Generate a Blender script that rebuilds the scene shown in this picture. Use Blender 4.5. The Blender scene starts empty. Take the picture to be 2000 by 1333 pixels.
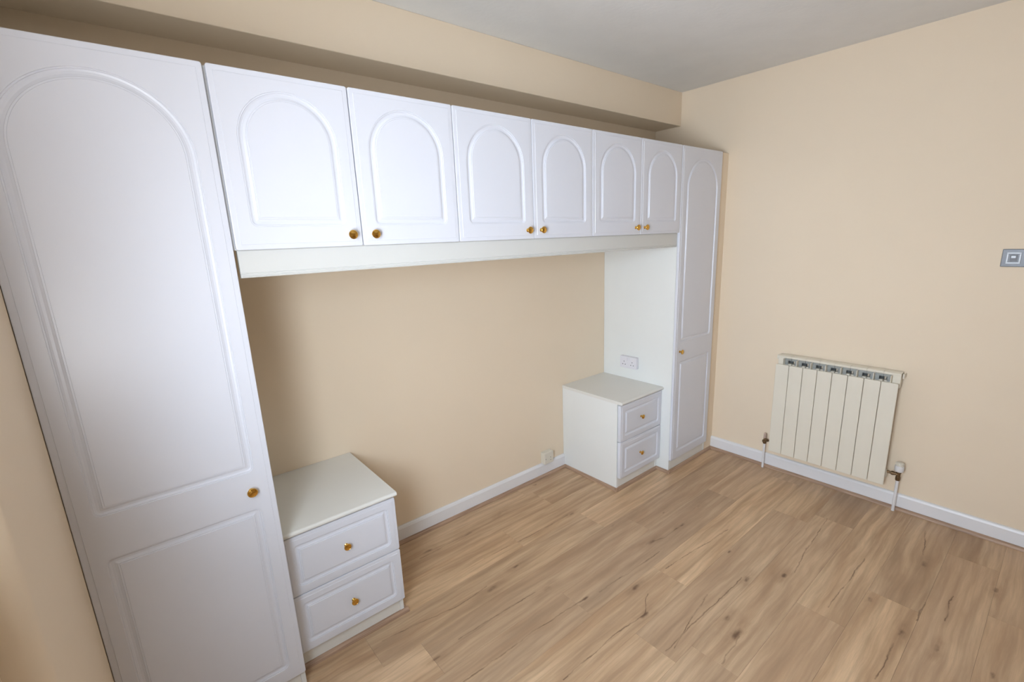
import bpy, bmesh, math, random
from mathutils import Vector, Matrix
PI = math.pi
random.seed(7)
scene = bpy.context.scene
COL = scene.collection

# ------------------------------------------------------------------ camera
F_PX, UX, UY = 919.744, 20.51, 13.73          # measured for a 2000 x 1333 frame
cam_d = bpy.data.cameras.new('camera'); cam = bpy.data.objects.new('camera', cam_d); COL.objects.link(cam)
cam_d.sensor_fit = 'HORIZONTAL'; cam_d.sensor_width = 36.0; cam_d.lens = F_PX * 36.0 / 2000.0
cam_d.shift_x = -UX / 2000.0; cam_d.shift_y = UY / 2000.0
cam_d.clip_start = 0.02; cam_d.clip_end = 50
cam.location = (-3.3594, -2.317, 1.687)
cam.rotation_euler = (math.radians(76.7241), math.radians(2.014), math.radians(-40.3524))
scene.camera = cam

# ------------------------------------------------------------------ view, sky, window light
scene.view_settings.view_transform = 'Standard'
scene.view_settings.look = 'None'
scene.view_settings.gamma = 1.0
scene.view_settings.use_curve_mapping = False
scene.view_settings.exposure = 0.09
world = bpy.data.worlds.new('sky'); scene.world = world; world.use_nodes = True
world.node_tree.nodes['Background'].inputs[0].default_value = (0.62, 0.76, 1.0, 1)
world.node_tree.nodes['Background'].inputs[1].default_value = 1.0

WX = -3.86                                      # plane of the window, set back in the left wall
WY0, WY1, WZ0, WZ1 = -1.54, -2.46, 0.95, 2.12   # the opening
STEP_Y, X_L2 = -1.185, -3.645                    # the left wall steps back here
def area(name, loc, rot, sx, sy, power, colour, spread=180):
    l = bpy.data.lights.new(name, 'AREA'); l.shape = 'RECTANGLE'; l.size = sx; l.size_y = sy
    l.energy = power; l.color = colour; l.spread = math.radians(spread)
    o = bpy.data.objects.new(name, l); o.location = loc; o.rotation_euler = rot; COL.objects.link(o)
    return o
# daylight coming in through the window (bluish overcast sky)
area('window_skylight', (WX + 0.05, (WY0 + WY1) / 2, (WZ0 + WZ1) / 2), (0, math.radians(-68), math.radians(20)), WZ1 - WZ0 - 0.14, WY0 - WY1 - 0.14, 33.5, (0.72, 0.85, 1.0), 124)
# daylight thrown upwards from the ground outside
area('window_groundlight', (WX + 0.05, (WY0 + WY1) / 2, (WZ0 + WZ1) / 2 - .1), (0, math.radians(-128), math.radians(26)), WZ1 - WZ0 - 0.3, WY0 - WY1 - 0.14, 35, (0.86, 0.92, 1.0), 150)

# ------------------------------------------------------------------ materials
def principled(name, col, rough=0.5, metal=0.0, spec=0.5, coat=0.0):
    m = bpy.data.materials.new(name); m.use_nodes = True
    b = m.node_tree.nodes['Principled BSDF']
    b.inputs['Base Color'].default_value = (*col, 1); b.inputs['Roughness'].default_value = rough
    b.inputs['Metallic'].default_value = metal; b.inputs['Specular IOR Level'].default_value = spec
    b.inputs['Coat Weight'].default_value = coat
    return m
def add_noise(m, scale, amount, bump=0.0, bscale=None, dist=0.001):
    nt = m.node_tree; n = nt.nodes; b = n['Principled BSDF']
    tc = n.new('ShaderNodeTexCoord')
    if amount:
        t = n.new('ShaderNodeTexNoise'); t.inputs['Scale'].default_value = scale; t.inputs['Detail'].default_value = 4
        nt.links.new(tc.outputs['Object'], t.inputs['Vector'])
        mr = n.new('ShaderNodeMapRange'); mr.inputs[1].default_value = .3; mr.inputs[2].default_value = .7
        mr.inputs[3].default_value = 1 - amount; mr.inputs[4].default_value = 1 + amount
        nt.links.new(t.outputs['Fac'], mr.inputs[0])
        mx = n.new('ShaderNodeVectorMath'); mx.operation = 'SCALE'
        mx.inputs[0].default_value = b.inputs['Base Color'].default_value[:3]
        nt.links.new(mr.outputs[0], mx.inputs['Scale']); nt.links.new(mx.outputs[0], b.inputs['Base Color'])
    if bump:
        t2 = n.new('ShaderNodeTexNoise'); t2.inputs['Scale'].default_value = bscale or scale; t2.inputs['Detail'].default_value = 3
        nt.links.new(tc.outputs['Object'], t2.inputs['Vector'])
        bp = n.new('ShaderNodeBump'); bp.inputs['Strength'].default_value = bump; bp.inputs['Distance'].default_value = dist
        nt.links.new(t2.outputs['Fac'], bp.inputs['Height']); nt.links.new(bp.outputs[0], b.inputs['Normal'])
    return m
M = {}
M['cream_wall'] = add_noise(principled('cream_wall_paint', (0.835, 0.70, 0.535), 0.75, spec=.25), 1.2, .02, .25, 130, .0006)
M['ceiling'] = add_noise(principled('white_ceiling_paint', (0.80, 0.79, 0.77), 0.9, spec=.2), 6, .02, .5, 45, .002)
M['gloss'] = add_noise(principled('white_gloss_paint', (0.82, 0.81, 0.82), 0.35), 5, .015, .1, 30, .0005)
M['door_foil'] = add_noise(principled('satin_white_foil', (0.72, 0.73, 0.79), 0.33, spec=.5), 3, .01, .05, 400, .0003)
M['carcass'] = add_noise(principled('ivory_white_board', (0.775, 0.76, 0.715), 0.42, spec=.45), 3, .012, .06, 300, .0003)
M['carcass_side'] = add_noise(principled('white_board', (0.82, 0.83, 0.81), 0.45, spec=.4), 3, .012, .06, 300, .0003)
M['brass'] = principled('polished_brass', (0.72, 0.43, 0.10), 0.16, 1.0)
M['brass_dull'] = add_noise(principled('dull_brass', (0.20, 0.13, 0.07), 0.4, 0.8), 60, .3)
M['radiator'] = add_noise(principled('cream_enamel', (0.80, 0.745, 0.63), 0.4), 4, .015)
M['aluminium'] = add_noise(principled('bare_grey_aluminium', (0.34, 0.35, 0.33), 0.5, 0.3), 50, .15)
M['grille_shade'] = principled('dark_grille_shade', (0.10, 0.105, 0.10), 0.6, 0.2)  # shade inside the radiator grille openings, put into the colour
M['dark'] = principled('dark_recess', (0.03, 0.03, 0.032), 0.8)
M['plastic'] = principled('white_socket_plastic', (0.78, 0.76, 0.80), 0.3)
M['ivory'] = principled('ivory_plastic', (0.74, 0.69, 0.59), 0.35)
M['grey_plate'] = principled('grey_switch_plate', (0.17, 0.175, 0.19), 0.4, .1)
M['pale_frame'] = principled('pale_switch_frame', (0.56, 0.59, 0.63), 0.3)
M['pipe'] = principled('white_painted_pipe', (0.80, 0.79, 0.79), 0.35)
M['pipe_copper'] = principled('pinkish_painted_pipe', (0.52, 0.38, 0.31), 0.4)
M['upvc'] = principled('white_window_frame', (0.82, 0.83, 0.84), 0.3)
g = principled('window_glass', (1, 1, 1), 0.0); g.node_tree.nodes['Principled BSDF'].inputs['Transmission Weight'].default_value = 1.0
g.node_tree.nodes['Principled BSDF'].inputs['IOR'].default_value = 1.45
M['glass'] = g

# -- oak laminate: grain from noise, knots and splits at their real places
KNOTS = [(-1.809,-0.185,7),(-2.069,-0.212,9),(-1.477,-0.484,7),(-1.091,-1.01,8),(-1.358,-0.982,10),(-2.039,-0.619,7),(-2.23,-0.664,11),(-2.035,-0.844,9),(-1.7,-1.135,9),(-1.818,-1.269,9),(-2.633,-0.824,7),(-1.391,-0.734,6),(-2.326,-0.187,10),(-1.413,-0.064,6),(-0.838,-0.974,7),(-1.069,-0.871,4),(-1.937,-1.017,6),(-1.256,-1.469,9),(-1.101,-1.583,8),(-1.567,-1.524,8),(-1.615,-1.589,14),(-1.113,-2.058,10),(-0.983,-1.908,7),(-0.511,-2.023,10),(-1.12,-1.313,6),(-1.096,-2.163,8),(-0.497,-2.278,8),(-1.093,-2.327,6)]
CRACKS = [[(-1.091,-1.01),(-1.253,-1.005),(-1.394,-0.974)],[(-1.503,-0.475),(-1.833,-0.473),(-2.124,-0.451)],[(-1.937,-1.017),(-2.229,-0.998),(-2.617,-0.988)],[(-2.243,-0.633),(-2.402,-0.646),(-2.768,-0.588)],[(-2.092,-0.824),(-2.516,-0.806)],[(-1.497,-1.391),(-1.876,-1.452)],[(-1.395,-1.057),(-1.861,-1.037)],[(-1.797,-1.268),(-1.978,-1.243),(-2.314,-1.247)],[(-1.269,-1.447),(-1.912,-1.437)],[(-0.419,-1.554),(-1.041,-1.603)],[(-0.674,-1.813),(-1.176,-1.794)],[(-0.945,-1.21),(-1.484,-1.156)],[(-0.825,-2.079),(-0.978,-2.075)],[(-1.194,-2.046),(-1.439,-2.039)],[(-0.682,-2.155),(-0.892,-2.153)],[(-0.167,-1.962),(-0.425,-2.002)],[(-2.069,-0.212),(-2.385,-0.214)],[(-1.818,-1.269),(-1.7,-1.20)],[(-1.615,-1.60),(-1.80,-1.62)]]
def streak_group():
    ng = bpy.data.node_groups.new('grain_mark', 'ShaderNodeTree')
    for nm, ty in (('P', 'NodeSocketVector'), ('A', 'NodeSocketVector'), ('BA', 'NodeSocketVector'), ('K', 'NodeSocketVector'), ('W0', 'NodeSocketFloat'), ('W1', 'NodeSocketFloat')):
        ng.interface.new_socket(nm, in_out='INPUT', socket_type=ty)
    ng.interface.new_socket('Mask', in_out='OUTPUT', socket_type='NodeSocketFloat')
    gi = ng.nodes.new('NodeGroupInput'); go = ng.nodes.new('NodeGroupOutput'); L = ng.links.new
    def vm(op, a, b):
        n = ng.nodes.new('ShaderNodeVectorMath'); n.operation = op; L(a, n.inputs[0])
        if op == 'SCALE': L(b, n.inputs['Scale'])
        elif b is not None: L(b, n.inputs[1])
        return n
    pa = vm('SUBTRACT', gi.outputs['P'], gi.outputs['A'])
    dt = vm('DOT_PRODUCT', pa.outputs[0], gi.outputs['K'])          # K = BA / |BA|^2
    cl = ng.nodes.new('ShaderNodeClamp'); L(dt.outputs['Value'], cl.inputs[0])
    sc = vm('SCALE', gi.outputs['BA'], cl.outputs[0])
    df = vm('SUBTRACT', pa.outputs[0], sc.outputs[0])
    ln = vm('LENGTH', df.outputs[0], None)
    mr = ng.nodes.new('ShaderNodeMapRange'); mr.interpolation_type = 'SMOOTHSTEP'
    L(ln.outputs['Value'], mr.inputs[0]); L(gi.outputs['W0'], mr.inputs[1]); L(gi.outputs['W1'], mr.inputs[2])
    mr.inputs[3].default_value = 1; mr.inputs[4].default_value = 0
    L(mr.outputs[0], go.inputs[0])
    return ng
def oak():
    m = bpy.data.materials.new('oak_laminate'); m.use_nodes = True; nt = m.node_tree; N = nt.nodes; L = nt.links.new
    b = N['Principled BSDF']; b.inputs['Roughness'].default_value = 0.42; b.inputs['Specular IOR Level'].default_value = .45
    geo = N.new('ShaderNodeNewGeometry'); oi = N.new('ShaderNodeObjectInfo')
    def math_(op, a, bb=None, c=None):
        n = N.new('ShaderNodeMath'); n.operation = op
        for i, v in enumerate((a, bb, c)):
            if v is None: continue
            if isinstance(v, (int, float)): n.inputs[i].default_value = v
            else: L(v, n.inputs[i])
        return n.outputs[0]
    def noise(vec, scale, detail=4, rough=.55, out='Fac', dist=0.):
        t = N.new('ShaderNodeTexNoise'); t.inputs['Scale'].default_value = scale; t.inputs['Detail'].default_value = detail
        t.inputs['Roughness'].default_value = rough; t.inputs['Distortion'].default_value = dist; L(vec, t.inputs['Vector']); return t.outputs[out]
    def mapv(vec, sc, off=None):
        n = N.new('ShaderNodeVectorMath'); n.operation = 'MULTIPLY'; L(vec, n.inputs[0]); n.inputs[1].default_value = sc
        if off is None: return n.outputs[0]
        a = N.new('ShaderNodeVectorMath'); a.operation = 'ADD'; L(n.outputs[0], a.inputs[0]); L(off, a.inputs[1]); return a.outputs[0]
    def rng(v, a, bb, c=0., d=1.):
        n = N.new('ShaderNodeMapRange'); L(v, n.inputs[0])
        for i, q in enumerate((a, bb, c, d)): n.inputs[i + 1].default_value = q
        return n.outputs[0]
    def mix(f, a, bb):
        n = N.new('ShaderNodeMix'); n.data_type = 'RGBA'
        for s, v in ((n.inputs[0], f), (n.inputs[6], a), (n.inputs[7], bb)):
            if isinstance(v, tuple): s.default_value = (*v, 1)
            elif isinstance(v, (int, float)): s.default_value = v
            else: L(v, s)
        return n.outputs[2]
    rnd = oi.outputs['Random']
    cmb = N.new('ShaderNodeCombineXYZ'); L(math_('MULTIPLY', rnd, 37.), cmb.inputs[0]); L(math_('MULTIPLY', rnd, 91.), cmb.inputs[1]); L(math_('MULTIPLY', rnd, 13.), cmb.inputs[2])
    P = geo.outputs['Position']
    # slow warp so that the grain flows
    warp = N.new('ShaderNodeVectorMath'); warp.operation = 'SCALE'; L(noise(mapv(P, (2.2, 7, 1), cmb.outputs[0]), 1.0, 2, out='Color'), warp.inputs[0]); warp.inputs['Scale'].default_value = 0.05
    PW = N.new('ShaderNodeVectorMath'); L(P, PW.inputs[0]); L(warp.outputs[0], PW.inputs[1])
    big = noise(mapv(PW.outputs[0], (1.3, 9, 1), cmb.outputs[0]), 1.0, 3, dist=.6)
    mid = noise(mapv(PW.outputs[0], (1.8, 26, 1), cmb.outputs[0]), 1.0, 5, .6)
    fine = noise(mapv(PW.outputs[0], (14., 330, 1), cmb.outputs[0]), 1.0, 3, .7)
    # growth rings
    rw = N.new('ShaderNodeTexWave'); rw.wave_type = 'BANDS'; rw.bands_direction = 'Y'; L(mapv(PW.outputs[0], (.6, 6, 1), cmb.outputs[0]), rw.inputs['Vector'])
    rw.inputs['Scale'].default_value = 1.6; rw.inputs['Distortion'].default_value = 9; rw.inputs['Detail'].default_value = 2; rw.inputs['Detail Scale'].default_value = .8
    c = mix(rng(big, .30, .70), (0.480, 0.295, 0.162), (0.780, 0.555, 0.345))
    c = mix(rng(mid, .38, .68, 0., .62), c, (0.30, 0.185, 0.105))
    c = mix(rng(rw.outputs['Fac'], .65, 1., 0., .22), c, (0.33, 0.205, 0.115))
    c = mix(rng(fine, .35, .70, 0., .22), c, (0.31, 0.205, 0.13))
    # plank to plank tone: greyer or yellower
    c = mix(rng(rnd, 0., 1., 0., .30), c, (0.42, 0.30, 0.21))
    tone = N.new('ShaderNodeVectorMath'); tone.operation = 'SCALE'; L(c, tone.inputs[0])
    wn = N.new('ShaderNodeTexWhiteNoise'); wn.noise_dimensions = '1D'; L(rnd, wn.inputs['W']); L(rng(wn.outputs['Value'], 0, 1, .90, 1.10), tone.inputs['Scale'])
    c = tone.outputs[0]
    # marks
    wob = N.new('ShaderNodeVectorMath'); wob.operation = 'SUBTRACT'; L(noise(mapv(P, (7, 12, 1)), 1.0, 4, .65, out='Color'), wob.inputs[0]); wob.inputs[1].default_value = (.5, .5, .5)
    wb2 = N.new('ShaderNodeVectorMath'); wb2.operation = 'MULTIPLY'; L(wob.outputs[0], wb2.inputs[0]); wb2.inputs[1].default_value = (.05, .035, 0)
    Q0 = N.new('ShaderNodeVectorMath'); L(P, Q0.inputs[0]); L(wb2.outputs[0], Q0.inputs[1])
    Q = mapv(Q0.outputs[0], (1, 1, 0))
    QK = mapv(Q0.outputs[0], (.55, 1, 0))                       # knots are drawn out along the plank
    G = streak_group(); masks = {'k': [], 'h': [], 'c': []}
    def mark(kind, A, B, w0, w1, src):
        n = N.new('ShaderNodeGroup'); n.node_tree = G; L(src, n.inputs['P'])
        ba = (B[0] - A[0], B[1] - A[1]); l2 = ba[0] ** 2 + ba[1] ** 2
        n.inputs['A'].default_value = (A[0], A[1], 0); n.inputs['BA'].default_value = (ba[0], ba[1], 0)
        n.inputs['K'].default_value = (ba[0] / l2, ba[1] / l2, 0); n.inputs['W0'].default_value = w0; n.inputs['W1'].default_value = w1
        masks[kind].append(n.outputs[0])
    for x, y, s in KNOTS:
        s = s * .001
        mark('k', (x * .55 - s * .5, y), (x * .55 + s * .5, y + s * .15), s * .1, s * 1.5, QK)
        if s > .0065: mark('h', (x * .55 - s * 2.2, y), (x * .55 + s * 2.2, y), s * .3, s * 5.0, QK)
    for cr in CRACKS:
        for A, B in zip(cr[:-1], cr[1:]): mark('c', A, B, .0004, .0042, Q)
    def mx(lst):
        o = lst[0]
        for q in lst[1:]: o = math_('MAXIMUM', o, q)
        return o
    brk = rng(noise(mapv(P, (9, 30, 1)), 1.0, 3), .38, .62, .25, 1.)
    c = mix(math_('MULTIPLY', math_('MULTIPLY', mx(masks['h']), .42), brk), c, (0.27, 0.155, 0.085))
    c = mix(math_('MULTIPLY', math_('MULTIPLY', mx(masks['k']), .85), brk), c, (0.105, 0.050, 0.024))
    c = mix(math_('MULTIPLY', math_('MULTIPLY', mx(masks['c']), .80), brk), c, (0.135, 0.070, 0.036))
    L(c, b.inputs['Base Color'])
    L(rng(mid, .3, .7, .36, .52), b.inputs['Roughness'])
    bp = N.new('ShaderNodeBump'); bp.inputs['Strength'].default_value = .25; bp.inputs['Distance'].default_value = .0006; L(fine, bp.inputs['Height']); L(bp.outputs[0], b.inputs['Normal'])
    return m
M['oak'] = oak()
def bead_wood():
    m = principled('oak_bead', (0.40, 0.25, 0.16), .45); nt = m.node_tree; n = nt.nodes
    tc = n.new('ShaderNodeNewGeometry'); v = n.new('ShaderNodeVectorMath'); v.operation = 'MULTIPLY'; v.inputs[1].default_value = (6, 6, 300)
    t = n.new('ShaderNodeTexNoise'); t.inputs['Scale'].default_value = 1; r = n.new('ShaderNodeValToRGB')
    r.color_ramp.elements[0].position = .35; r.color_ramp.elements[0].color = (0.30, 0.185, 0.12, 1); r.color_ramp.elements[1].position = .65; r.color_ramp.elements[1].color = (0.47, 0.31, 0.21, 1)
    nt.links.new(tc.outputs['Position'], v.inputs[0]); nt.links.new(v.outputs[0], t.inputs['Vector']); nt.links.new(t.outputs['Fac'], r.inputs[0]); nt.links.new(r.outputs[0], n['Principled BSDF'].inputs['Base Color'])
    return m
M['bead'] = bead_wood()

# ------------------------------------------------------------------ helpers
def obj(name, bm, mat, parent=None, loc=None, rot=None):
    me = bpy.data.meshes.new(name); bm.normal_update(); bm.to_mesh(me); bm.free()
    me.materials.append(mat)
    o = bpy.data.objects.new(name, me); COL.objects.link(o)
    if parent: o.parent = parent
    if loc: o.location = loc
    if rot: o.rotation_euler = rot
    return o
def thing(name, label, cat, loc=(0, 0, 0), group=None):
    o = bpy.data.objects.new(name, None); COL.objects.link(o); o.location = loc; o.empty_display_size = .1
    tag(o, label, cat, group); return o
def tag(o, label, cat, group=None):
    o['label'] = label; o['category'] = cat
    if group: o['group'] = group
def struct(name, bm, mat, label=None, parent=None):
    o = obj(name, bm, mat, parent); o['kind'] = 'structure'
    if label: o['label'] = label
    return o
def box(bm, x0, x1, y0, y1, z0, z1, bev=0.0, seg=2, rot=None):
    x0, x1 = min(x0, x1), max(x0, x1); y0, y1 = min(y0, y1), max(y0, y1); z0, z1 = min(z0, z1), max(z0, z1)
    r = bmesh.ops.create_cube(bm, size=1.0); vs = r['verts']
    for v in vs: v.co = Vector(((v.co.x + .5) * (x1 - x0) + x0, (v.co.y + .5) * (y1 - y0) + y0, (v.co.z + .5) * (z1 - z0) + z0))
    if bev:
        es = list({e for v in vs for e in v.link_edges})
        bmesh.ops.bevel(bm, geom=es, offset=bev, segments=seg, profile=.5, affect='EDGES')
    return bm
def nb(): return bmesh.new()
def lathe(bm, prof, axis='Z', origin=(0, 0, 0), seg=28):
    """prof: list of (radius, height) along the axis; smooth, closed when the radii end in 0"""
    rings = []
    o = Vector(origin)
    def place(a, r, h):
        if axis == 'Z': return o + Vector((r * math.cos(a), r * math.sin(a), h))
        if axis == 'Y': return o + Vector((r * math.cos(a), h, r * math.sin(a)))
        return o + Vector((h, r * math.cos(a), r * math.sin(a)))
    for r, h in prof:
        rings.append([bm.verts.new(place(0, 0, h))] if r < 1e-6 else [bm.verts.new(place(2 * PI * i / seg, r, h)) for i in range(seg)])
    fs = []
    for a, b in zip(rings[:-1], rings[1:]):
        for i in range(seg):
            j = (i + 1) % seg
            if len(a) == 1 and len(b) == 1: continue
            if len(a) == 1: fs.append(bm.faces.new((a[0], b[j], b[i])))
            elif len(b) == 1: fs.append(bm.faces.new((a[i], a[j], b[0])))
            else: fs.append(bm.faces.new((a[i], a[j], b[j], b[i])))
    if len(rings[0]) > 1: fs.append(bm.faces.new(rings[0]))
    if len(rings[-1]) > 1: fs.append(bm.faces.new(rings[-1]))
    bmesh.ops.recalc_face_normals(bm, faces=fs)
    for f in fs: f.smooth = True
    for e in {e for f in fs for e in f.edges}:
        e.smooth = not (len(e.link_faces) == 2 and e.calc_face_angle(0) > math.radians(32))
    return bm
def prism(bm, pts, axis, a0, a1, smooth=False):
    """closed 2-D outline swept along an axis. axis X: pts=(y,z); Y: pts=(x,z); Z: pts=(x,y)"""
    def P(p, a): return Vector((a, p[0], p[1])) if axis == 'X' else Vector((p[0], a, p[1])) if axis == 'Y' else Vector((p[0], p[1], a))
    A = [bm.verts.new(P(p, a0)) for p in pts]; B = [bm.verts.new(P(p, a1)) for p in pts]; fs = []
    n = len(pts)
    for i in range(n):
        j = (i + 1) % n; f = bm.faces.new((A[i], A[j], B[j], B[i])); f.smooth = smooth; fs.append(f)
    fs += [bm.faces.new(A), bm.faces.new(B)]
    bmesh.ops.recalc_face_normals(bm, faces=fs)
    if smooth:
        for f in fs:
            for e in f.edges: e.smooth = not (len(e.link_faces) == 2 and e.calc_face_angle(0) > math.radians(30))
    return bm

# ------------------------------------------------------------------ room shell
X_L, X_R, Y_F, Z_C = -3.5868, 0.0, -4.4, 2.673
BULK_Z, BULK_D = 2.444, 0.2187
TH = .12
struct('wall_back', box(nb(), X_L - .55, X_R + TH, 0, TH, -.05, Z_C + .05), M['cream_wall'], 'cream painted wall behind the fitted bedroom furniture')
struct('wall_right', box(nb(), X_R, X_R + TH, Y_F - TH, 0, -.05, Z_C + .05), M['cream_wall'], 'cream painted wall carrying the radiator and the light switch')
struct('wall_front', box(nb(), X_L - .55, X_R + TH, Y_F - TH, Y_F, -.05, Z_C + .05), M['cream_wall'], 'cream wall on the camera side of the room')
def left_wall():
    bm = nb(); xo = X_L - .42; r = .035
    # one outline in plan with a softly rounded plaster corner where the wall steps back
    def seg(ya, yb, za, zb): box(bm, xo, X_L2, ya, yb, za, zb)
    pts = [(X_L, 0)] + [(X_L - r + r * math.cos(a), STEP_Y + r - r * math.sin(a)) for a in [i * PI / 20 for i in range(11)]] + [(X_L2 - .002, STEP_Y), (xo, STEP_Y), (xo, 0)]
    prism(bm, pts, 'Z', -.05, Z_C + .05, True)
    seg(STEP_Y, WY0, -.05, Z_C + .05); seg(WY1, Y_F, -.05, Z_C + .05); seg(WY0, WY1, -.05, WZ0); seg(WY0, WY1, WZ1, Z_C + .05)
    return bm
wl = struct('wall_left', left_wall(), M['cream_wall'], 'cream painted wall beside the tall wardrobe, with a window reveal')
struct('ceiling', box(nb(), X_L - .55, X_R + TH, Y_F - TH, TH, Z_C, Z_C + .1), M['ceiling'], 'off-white lightly textured ceiling')
struct('ceiling_bulkhead', box(nb(), X_L, X_R, -BULK_D, 0, BULK_Z, Z_C, .003), M['cream_wall'], 'cream boxed-in bulkhead running along the top of the back wall')
# window (behind the left edge of the picture)
wf = thing('window_1', 'white framed window in the left wall', 'window', (WX, (WY0 + WY1) / 2, WZ0)); wf['kind'] = 'structure'; del wf['category']
def wbox(*a, **k): return box(nb(), *a, **k)
wy = (WY0 - WY1) / 2; wh = WZ1 - WZ0
fr = nb()
box(fr, -.06, .0, -wy, wy, 0, .06, .004); box(fr, -.06, .0, -wy, wy, wh - .06, wh, .004)
for s in (-1, 1): box(fr, -.06, 0, s * wy, s * (wy - .06), .06, wh - .06, .004)
box(fr, -.06, 0, -.03, .03, .06, wh - .06, .004)
obj('window_frame', fr, M['upvc'], wf)
for s in (-1, 1): obj('pane', wbox(-.035, -.025, s * .03, s * (wy - .06), .06, wh - .06), M['glass'], wf)
sl = wbox(0, .215, -wy + .002, wy - .002, -.0, .022, .006); obj('window_sill', sl, M['gloss'], wf)

# ------------------------------------------------------------------ floor: base and laminate planks
floor = struct('floor', wbox(X_L - .42, X_R + TH, Y_F - TH, TH, -.12, -.008), M['dark'], 'oak-effect laminate floor of long planks')
PITCH, LEN = .195, 1.383
OFF = {-.52: -2.82, -.715: -2.65, -.91: -1.995, -1.105: -1.52, -1.30: -1.93, -1.495: -1.81, -1.69: -1.245, -1.885: -2.30, -2.08: -1.70, -2.275: -.72}
row = 0; y = -.13 + PITCH
while y > Y_F:
    y1 = y - PITCH; key = round(y, 3)
    e = OFF.get(key, random.uniform(-2, -.6)); x = e
    while x > X_L2: x -= LEN
    ya, yb = min(y, 0.), max(y1, Y_F)
    while x < X_R:
        xa, xb = max(x, X_L2), min(x + LEN, X_R)
        if xb - xa > .01 and ya - yb > .01:
            g_ = .0002
            bm = nb(); box(bm, xa + g_ - (xa + xb) / 2, xb - g_ - (xa + xb) / 2, -(ya - yb) / 2 + g_, (ya - yb) / 2 - g_, -.008, 0)
            top = [ed for ed in bm.edges if all(v.co.z > -.001 for v in ed.verts)]
            bmesh.ops.bevel(bm, geom=top, offset=.0004, segments=1, affect='EDGES')
            obj('plank', bm, M['oak'], floor, ((xa + xb) / 2, (ya + yb) / 2, random.uniform(-.0001, .00005)))
        x += LEN
    y = y1
# ------------------------------------------------------------------ skirting boards and oak beads
SK = .0996
def skirt_prof(s): return [(0, 0), (s * .018, 0), (s * .018, SK - .014), (s * .013, SK - .004), (s * .008, SK), (0, SK)]
struct('baseboard_back', prism(nb(), skirt_prof(-1), 'X', -2.619, -1.0635), M['gloss'], 'white skirting board between the two bedside cabinets')
bm = prism(nb(), [(p[0], p[1]) for p in skirt_prof(-1)], 'Y', Y_F, -.6015); struct('baseboard_right', bm, M['gloss'], 'white skirting board under the radiator')
struct('baseboard_left', prism(nb(), [(X_L2 + (-q[0]), q[1]) for q in skirt_prof(-1)], 'Y', Y_F, STEP_Y - .001), M['gloss'], 'white skirting board on the left wall')
BR = .0185
def bead(x0, y0, x1, y1, nx, ny):
    """quarter-round bead along a wall line; (nx, ny) points into the room"""
    R_ = BR; arc = [(0, 0), (R_, 0)] + [(R_ * math.cos(a), R_ * math.sin(a)) for a in [i * PI / 12 for i in range(1, 6)]] + [(0, R_)]
    if abs(nx) > 0: return prism(nb(), [(x0 + nx * u, v + .0002) for u, v in arc], 'Y', y0, y1, True)
    return prism(nb(), [(y0 + ny * u, v + .0002) for u, v in arc], 'X', x0, x1, True)
SPX, RXX, FD, CD = -.6044, -1.0629, -.600, -.4985
k = 1
for a, lab in (((-2.619 + .0, -.018, RXX, -.018, 0, -1), 'oak bead along the back skirting board'), ((RXX, -.018, RXX, CD - BR, -1, 0), 'oak bead along the side of the right bedside cabinet'),
          ((RXX - BR, CD, SPX, CD, 0, -1), 'oak bead along the front of the right bedside cabinet'), ((SPX, CD, SPX, FD - BR, -1, 0), 'oak bead along the side of the narrow right wardrobe'),
          ((SPX - BR, FD, -.018, FD, 0, -1), 'oak bead along the front of the right wardrobe'), ((-.018, FD - .0, -.018, Y_F, -1, 0), 'oak bead along the skirting board under the radiator'),
          ((-3.08, CD, -2.619 + BR, CD, 0, -1), 'oak bead along the front of the left bedside cabinet'), ((-2.619, CD, -2.619, -.018, 1, 0), 'oak bead along the side of the left bedside cabinet'),
          ((X_L, FD, -3.07, FD, 0, -1), 'oak bead along the front of the left wardrobe')):
    struct('trim_%d' % k, bead(*a), M['bead'], lab); k += 1

# ------------------------------------------------------------------ moulded doors and drawer fronts
MOULD = [(0, 0), (.0009, .0020), (.0042, .0019), (.0051, .0040), (.0100, .0058), (.0160, .0058), (.0225, .0036), (.0234, .0018), (.0276, .0018), (.0285, 0)]
def path(kind, x0, z0, x1, z1, d, r):
    x0 += d; x1 -= d; z0 += d; z1 -= d; r = max(r - d, .0006); pts = []
    def corner(cx, cz, a0): return [(cx + r * math.cos(a0 + i * PI / 8), cz + r * math.sin(a0 + i * PI / 8)) for i in range(5)]
    pts += corner(x0 + r, z0 + r, PI) + corner(x1 - r, z0 + r, 1.5 * PI)
    if kind == 'arch':
        R_ = (x1 - x0) / 2; cx = (x0 + x1) / 2; cz = z1 - R_
        pts += [(cx + R_ * math.cos(a), cz + R_ * math.sin(a)) for a in [i * PI / 40 for i in range(41)]]
    else: pts += corner(x1 - r, z1 - r, 0) + corner(x0 + r, z1 - r, .5 * PI)
    return pts
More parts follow.
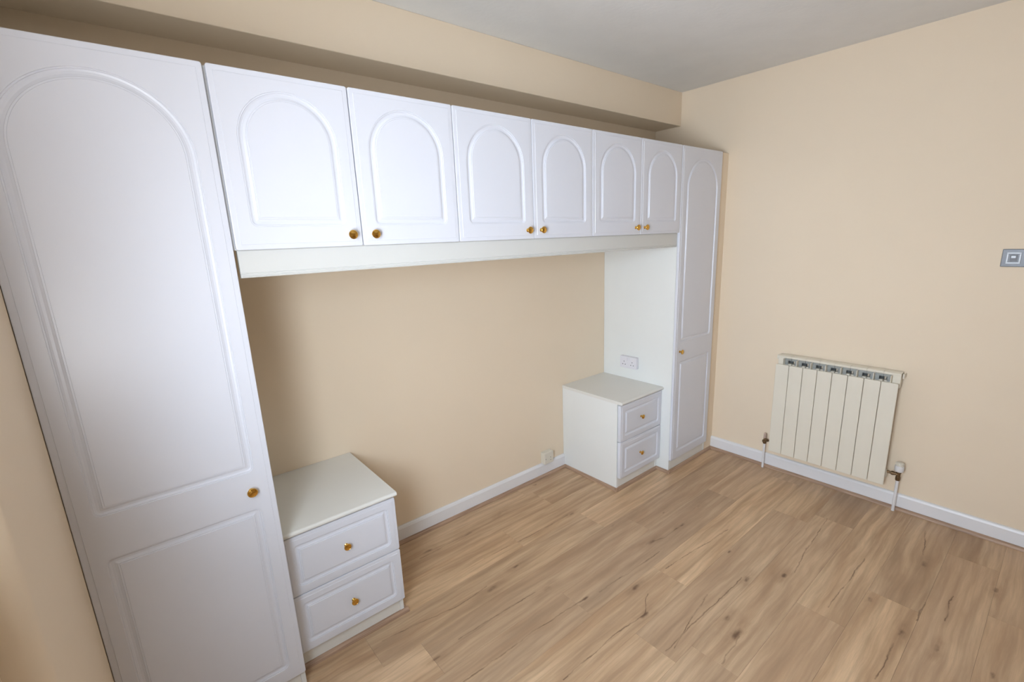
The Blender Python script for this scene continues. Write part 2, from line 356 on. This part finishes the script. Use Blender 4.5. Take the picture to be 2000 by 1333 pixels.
def front_mesh(w, h, t, panels, scale=1.0, inset=.017):
    """front face at y = 0, back at y = t; the field between the mouldings is one flat sheet"""
    bm = nb()
    def ring(pts, y): return [bm.verts.new((p[0], y, p[1])) for p in pts]
    def skin(a, b):
        n = len(a)
        for i in range(n):
            j = (i + 1) % n; f = bm.faces.new((a[i], a[j], b[j], b[i])); f.smooth = True
        for rg in (a, b):
            for i in range(n):
                e = bm.edges.get((rg[i], rg[(i + 1) % n]))
                if e: e.smooth = False
    loops = []
    edge = [(0, t), (0, .0045), (.0008, .0026), (.0028, .0019), (inset - .0009, .0013), (inset, 0)]
    prev = None
    for d, y in edge:
        rg = ring(path('rect', 0, 0, w, h, d, .007), y)
        if prev: skin(prev, rg)
        else: back = rg
        prev = rg
    bm.faces.new(back[::-1]); loops.append(prev)
    for kind, x0, z0, x1, z1 in panels:
        prev = None
        for d, y in MOULD:
            rg = ring(path(kind, x0, z0, x1, z1, d * scale, .020 * scale), y)
            if prev: skin(prev, rg)
            else: loops.append(rg)
            prev = rg
        bm.faces.new(prev)
    es = [bm.edges.get((l[i], l[(i + 1) % len(l)])) or bm.edges.new((l[i], l[(i + 1) % len(l)])) for l in loops for i in range(len(l))]
    bmesh.ops.triangle_fill(bm, use_beauty=True, use_dissolve=False, edges=es, normal=(0, -1, 0))
    bmesh.ops.recalc_face_normals(bm, faces=bm.faces[:])
    for e in es: e.smooth = False
    return bm
def knob(parent, x, y, z, s=1.0):
    """brass mushroom knob with a ringed cap; its axis points to -y"""
    p = [(.0085, 0), (.0085, -.0015), (.0055, -.004), (.0048, -.010), (.0075, -.014), (.0135, -.0165), (.0158, -.0195), (.0158, -.0215), (.0143, -.0236), (.0125, -.0242), (.0118, -.0236), (.0098, -.0240), (.006, -.0256), (.0025, -.0262), (0, -.0263)]
    o = obj('knob', lathe(nb(), [(r * s, h * s) for r, h in p], 'Y', seg=32), M['brass'], parent, (x, y, z)); return o
H, DF, T = 2.2, -.620, .018
ARCH_IN = .050

# tall wardrobes
def wardrobe(label, x0, x1, wall_side, knob_x, tall):
    t = thing('wardrobe', label, 'wardrobe', (x0, 0, 0), 'tall single-door wardrobes at the ends of the run')
    w = x1 - x0
    body = nb(); g = .0015
    box(body, g, .018, -.600, -.002, .001, H - .004); box(body, w - .018, w - g, -.600, -.002, .001, H - .004)
    box(body, .018, w - .018, -.598, -.002, .0955, .1135); box(body, .018, w - .018, -.598, -.002, H - .022, H - .004); box(body, .018, w - .018, -.02, -.002, .1135, H - .022)
    box(body, .018, w - .018, -.560, -.02, 1.72, 1.738)
    obj('carcass', body, M['carcass_side'], t)
    obj('plinth', wbox(.0185, w - .0185, -.598, -.58, .001, .0945), M['carcass'], t)
    dx0 = .001; dw = w - .002; z0 = .0931; dh = H - z0
    panels = [('arch', ARCH_IN, .955 - z0, dw - ARCH_IN, 2.140 - z0), ('rect', ARCH_IN, .150 - z0, dw - ARCH_IN, .822 - z0)]
    d = obj('door', front_mesh(dw, dh, T, panels), M['door_foil'], t, (dx0, DF, z0))
    knob(d, knob_x - x0 - dx0, 0, .890 - z0)
    return t
wardrobe('tall wide-looking white wardrobe nearest the camera, arched upper panel, brass knob at its right edge', -3.5865, -3.0797, 'L', -3.150, True)
# narrow-looking one at the far end
wardrobe('tall white wardrobe in the far corner by the radiator wall, knob at its left', -.6044, -.1143, 'R', -.550, True)
fp = nb(); box(fp, -.1138, -.0005, -.600, -.586, .0185, H); tag(obj('filler_panel', fp, M['cream_wall']), 'narrow cream filler strip between the far wardrobe and the radiator wall', 'panel')
fpl = None

# overhead cupboards
B = [-3.0765, -2.6691, -2.2576, -1.8414, -1.4319, -1.0187, -.6070]
U = 1.6773
labs = ['overhead cupboard with two arched doors next to the near wardrobe, largest of the three', 'middle one of the three two-door overhead cupboards', 'overhead cupboard with two arched doors next to the far wardrobe, above the right bedside cabinet']
KX = [-2.711, -2.627, -1.884, -1.800, -1.066, -.982]
GAP = [.0035, .0016, .0016, .0012, .0012, .0012, .0010]
for i in range(3):
    x0, xm, x1 = B[2 * i], B[2 * i + 1], B[2 * i + 2]
    if i == 2: x1 = -.6055
    if i == 0: x0 = -3.0785
    t = thing('overhead_cupboard', labs[i], 'cupboard', (x0, 0, U), 'overhead cupboards bridging the two wardrobes')
    w = x1 - x0; hh = H - U - .004; c = nb(); g = .0006
    box(c, g, .017, -.600, -.002, 0, hh); box(c, w - .017, w - g, -.600, -.002, 0, hh)
    box(c, .017, w - .017, -.598, -.002, 0, .018); box(c, .017, w - .017, -.598, -.002, hh - .018, hh); box(c, .017, w - .017, -.012, -.002, .018, hh - .018)
    obj('carcass', c, M['carcass'], t)
    for j, (a, b) in enumerate(((B[2 * i], xm), (xm, B[2 * i + 2]))):
        ga, gb = GAP[2 * i + j], GAP[2 * i + j + 1]; a += ga; b -= gb
        dw = b - a; z0 = U; dh = H - z0
        d = obj('door', front_mesh(dw, dh, T, [('arch', .052, .070, dw - .052, dh - .048)]), M['door_foil'], t, (a - x0, DF, 0))
        knob(d, KX[2 * i + j] - a, 0, 1.7165 - z0)
# pelmet under the overhead cupboards: flat board, two beads and a return at the right end
def pelmet():
    z0, z1, yf = 1.5905, 1.6768, -.600
    pr = [(yf + .018, z1), (yf + .001, z1), (yf, z1 - .003), (yf, z0 + .0165), (yf + .0018, z0 + .015), (yf + .0018, z0 + .0135), (yf - .0005, z0 + .012), (yf - .0005, z0 + .0085), (yf + .0018, z0 + .007), (yf + .0018, z0 + .0055), (yf - .0002, z0 + .004), (yf + .0008, z0 + .0012), (yf + .004, z0), (yf + .018, z0)]
    return prism(nb(), pr, 'X', -3.0690, -.6060)
M['pelmet'] = principled('ivory_pelmet_board', (0.655, 0.65, 0.62), 0.42)
tag(obj('pelmet', pelmet(), M['pelmet']), 'long ivory-white pelmet board hanging below the overhead cupboards', 'pelmet')

# bedside cabinets
def bedside(label, x0, x1, open_side, ktop, kbot):
    t = thing('bedside_cabinet', label, 'bedside cabinet', (x0, 0, 0), 'two-drawer bedside cabinets')
    w = x1 - x0; c = nb(); yb = -.002; z1 = .6135
    yf = -.5005
    box(c, .0005, .018, yf, yb, .001, z1, .0006, 1); box(c, w - .018, w - .0005, yf, yb, .001, z1, .0006, 1)
    box(c, .018, w - .018, yf + .002, yb, .075, .092); box(c, .018, w - .018, -.014, yb, .092, z1); box(c, .018, w - .018, yf + .002, yf + .07, z1 - .018, z1)
    obj('carcass', c, M['carcass_side'], t)
    obj('plinth', wbox(.0185, w - .0185, yf + .002, yf + .018, .001, .0745), M['carcass'], t)
    # top with a rolled front edge
    zt, zb, yt = .6342, .6140, -.5422; r = (zt - zb) / 2
    arc = [(yt + r - r * math.sin(a), zb + r + r * -math.cos(a)) for a in [i * PI / 10 for i in range(11)]]
    prof = [(yb, zb)] + arc[0:] + [(yb, zt)]
    xa, xb = (0, w) if not open_side else ((0, w + .0055) if open_side == 'R' else (-.0015, w))
    obj('top', prism(nb(), prof, 'X', xa, xb, True), M['carcass'], t)
    dw = w - .003
    for za, zb_, kz, kxx in ((.3535, .6070, .4825, ktop), (.0925, .3500, .2195, kbot)):
        dh = zb_ - za
        d = obj('drawer', front_mesh(dw, dh, .024, [('rect', .036, .036, dw - .036, dh - .036)], .92, .015), M['door_foil'], t, (.0015, -.530, za))
        knob(d, kxx - x0 - .0015, 0, kz - za, .92)
    return t
bedside('white two-drawer bedside cabinet beside the near tall wardrobe', -3.0792, -2.6190, 'R', -2.846, -2.846)
bedside('white two-drawer bedside cabinet beside the far wardrobe, below the double socket', -1.0629, -.6050, 'L', -.846, -.846)

# ------------------------------------------------------------------ radiator
rad = thing('radiator', 'cream sectional aluminium radiator on the right-hand wall', 'radiator', (0, -1.7355, 0))
NS, RW = 8, .6655; PT = RW / NS
def rounded_plate(w, z0, z1, xf, xb, r):
    """upright front plate facing -x with rounded top and bottom corners; local y 0..w"""
    bm = nb(); pts = []
    for cy, cz, a0 in ((w - r, z1 - r, 0), (r, z1 - r, .5 * PI), (r, z0 + r, PI), (w - r, z0 + r, 1.5 * PI)):
        pts += [(cy + r * math.cos(a0 + i * PI / 8), cz + r * math.sin(a0 + i * PI / 8)) for i in range(5)]
    prism(bm, pts, 'X', xf, xb, False)
    es = [e for e in bm.edges if all(abs(v.co.x - xf) < 1e-6 for v in e.verts)]
    bmesh.ops.bevel(bm, geom=es, offset=.0035, segments=2, affect='EDGES', profile=.5)
    return bm
for i in range(NS):
    y0 = i * PT
    s = nb()                                                       # water way and web of one section
    box(s, -.080, -.028, PT * .5 - .017, PT * .5 + .017, .185, .792, .006)
    box(s, -.100, -.022, PT * .5 - .0016, PT * .5 + .0016, .185, .838)
    box(s, -.066, -.030, .0008, PT - .0008, .200, .245, .008); box(s, -.066, -.030, .0008, PT - .0008, .760, .800, .008)
    sec = obj('section', s, M['radiator'], rad, (0, y0, 0))
    obj('front_panel', rounded_plate(PT - .0022, .1665, .7985, -.105, -.0975, .006), M['radiator'], sec, (0, .0011, 0))
    cp = nb(); prism(cp, [(-.071, .8385), (-.073, .8445), (-.071, .8495), (-.060, .8535), (-.018, .8560), (-.015, .852), (-.015, .8385)], 'Y', .0006, PT - .0006)
    obj('top_cap', cp, M['radiator'], sec)
    bk = nb(); box(bk, -.024, -.016, .006, PT - .006, .77, .8380); obj('rear_panel', bk, M['grille_shade'], sec)  # rear strip coloured dark so the grille openings look shaded
    if True:
        gr = nb()                                                  # unpainted grille strip under the cap, notched at the joint
        lo = .0008 if i > 0 else PT * .5 + .003; hi = PT - .0008 if i < NS - 1 else PT * .5 - .003
        box(gr, -.068, -.064, lo, hi, .8225, .8380)
        for a, b in ((PT * .5 + .003, PT * .5 + .022), (PT * .5 - .022, PT * .5 - .003)):
            if a >= lo - .001 and b <= hi + .001: box(gr, -.068, -.064, a, b, .795, .8225)
        obj('grille', gr, M['aluminium'], sec)
        if i in (0, NS - 1):                                       # closed enamelled end of the outer sections
            a, b = (.0008, PT * .5 - .002) if i == 0 else (PT * .5 + .002, PT - .0008)
            obj('end_plate', box(nb(), -.0685, -.026, a, b, .790, .8382, .002), M['radiator'], sec)
for yy in (-.012, RW + .003): obj('end_cap', box(nb(), -.060, -.020, yy, yy + .009, .822, .850, .003), M['radiator'], rad)
for yy in (.15, RW - .15): obj('wall_bracket', box(nb(), -.0155, -.0006, yy, yy + .03, .74, .79), M['radiator'], rad)
# lockshield side (left in the picture) and thermostatic side (right)
yl = -1.022 + 1.7355; yr = -1.7885 + 1.7355
def cyl(r, h0, h1, axis, o, seg=20): return lathe(nb(), [(r, h0), (r, h1)], axis, o, seg)
obj('pipe', cyl(.0078, .0005, .190, 'Z', (-.050, yl, 0)), M['pipe'], rad)
v = nb(); lathe(v, [(.0095, .186), (.0115, .190), (.0115, .203), (.0085, .206), (.0085, .228), (0, .228)], 'Z', (-.050, yl, 0), 12)
lathe(v, [(.010, -.004), (.010, -.022), (.007, -.022), (.007, -.046)], 'Y', (-.050, yl, .215), 12); lathe(v, [(.010, 0.002), (.010, .014), (.006, .016), (0, .016)], 'Y', (-.050, yl, .203), 6)
obj('lockshield_valve', v, M['brass_dull'], rad)
lc = obj('valve_cap', lathe(nb(), [(.0088, .2285), (.0092, .232), (.0085, .262), (.006, .266), (0, .266)], 'Z', (-.050, yl, 0), 16), M['pipe_copper'], rad)
obj('pipe', cyl(.0082, .0005, .205, 'Z', (-.052, yr, 0)), M['pipe'], rad)
v = nb(); lathe(v, [(.010, .200), (.0125, .204), (.0125, .222), (.0095, .226), (.0095, .246), (.013, .248), (.013, .256)], 'Z', (-.052, yr, 0), 12)
lathe(v, [(.0085, .004), (.0085, .022), (.012, .022), (.012, .034), (.0075, .036), (.0075, .056)], 'Y', (-.052, yr, .238), 12)
obj('valve_body', v, M['brass_dull'], rad)
hd = [(.015, .2565), (.021, .260), (.0235, .268), (.0235, .288), (.0215, .296)]
obj('thermostat_head', lathe(nb(), hd + [(0, .296)], 'Z', (-.052, yr, 0), 28), M['pipe'], rad)
rb = nb()
for i in range(18):
    a = 2 * PI * i / 18; m_ = bmesh.ops.create_cube(rb, size=1.0)['verts']
    bmesh.ops.transform(rb, matrix=Matrix.Translation((-.052, yr, .3045)) @ Matrix.Rotation(a, 4, 'Z') @ Matrix.Translation((.0175, 0, 0)) @ Matrix.Diagonal((.007, .0032, .016, 1)), verts=m_)
lathe(rb, [(.0185, .2962), (.0180, .310), (.014, .316), (.006, .3175), (0, .3175)], 'Z', (-.052, yr, 0), 24)
obj('thermostat_grip', rb, M['ivory'], rad)

# ------------------------------------------------------------------ electrical fittings
ds = thing('double_socket', 'white double power socket on the side panel of the far wardrobe above the bedside cabinet', 'socket', (SPX - .0003, -.2540, .7640))
obj('back_box', wbox(-.020, 0, -.0735, .0735, -.0430, .0430, .004), M['plastic'], ds)
pl = obj('face_plate', wbox(-.0285, -.0203, -.0735, .0735, -.0430, .0430, .003, seg=3), M['plastic'], ds)
for cy in (-.036, .036):
    for py, pz, hy, hz in ((cy, .004, .0022, .0040), (cy - .0111, -.0175, .0038, .0024), (cy + .0111, -.0175, .0038, .0024)):
        obj('pin_hole', wbox(-.0288, -.0284, py - hy, py + hy, pz - hz, pz + hz), M['dark'], pl)
    s_ = 1 if cy > 0 else -1
    obj('rocker', wbox(-.0315, -.0284, s_ * .009 - .006, s_ * .009 + .006, .013, .034, .0015), M['plastic'], pl)
ls = thing('low_socket', 'small ivory outlet box on the back wall just above the skirting board', 'socket', (-1.248, 0, .1005))
obj('back_box', wbox(-.0425, .0425, -.036, -.0005, .0, .0850, .003), M['ivory'], ls)
fpz = obj('face_plate', wbox(-.0425, .0425, -.044, -.0363, .0, .0850, .003, seg=3), M['ivory'], ls)
for px_, pz_ in ((-.032, .040), (.014, .044), (.014, .024)):
    obj('screw_hole' if px_ < 0 else 'pin_hole', cyl(.0028, -.0443, -.0438, 'Y', (px_, 0, pz_), 12), M['dark'], fpz)
sw = thing('light_switch', 'pale grey square light switch on the right-hand wall at the edge of the picture', 'switch', (0, -2.0835, 1.502))
obj('plate', wbox(-.009, -.0003, -.043, .043, -.043, .043, .003), M['grey_plate'], sw)
fr = nb()
for a in ((-.0255, .0255, .0205, .0275), (-.0255, .0255, -.0275, -.0205)): box(fr, -.0135, -.0088, a[0], a[1], a[2], a[3], .0015)
for s in (-1, 1): box(fr, -.0135, -.0088, s * .0185, s * .0255, -.0205, .0205, .0015)
obj('surround', fr, M['pale_frame'], sw)
rk = nb(); prism(rk, [(-.0088, -.0160), (-.0105, -.0160), (-.0140, .0160), (-.0088, .0160)], 'Y', -.0135, .0135)
rk_o = obj('rocker', rk, M['grey_plate'], sw)
obj('rocker_pad', wbox(-.0152, -.0128, -.0070, .0090, .000, .0110, .0006), M['pale_frame'], rk_o)
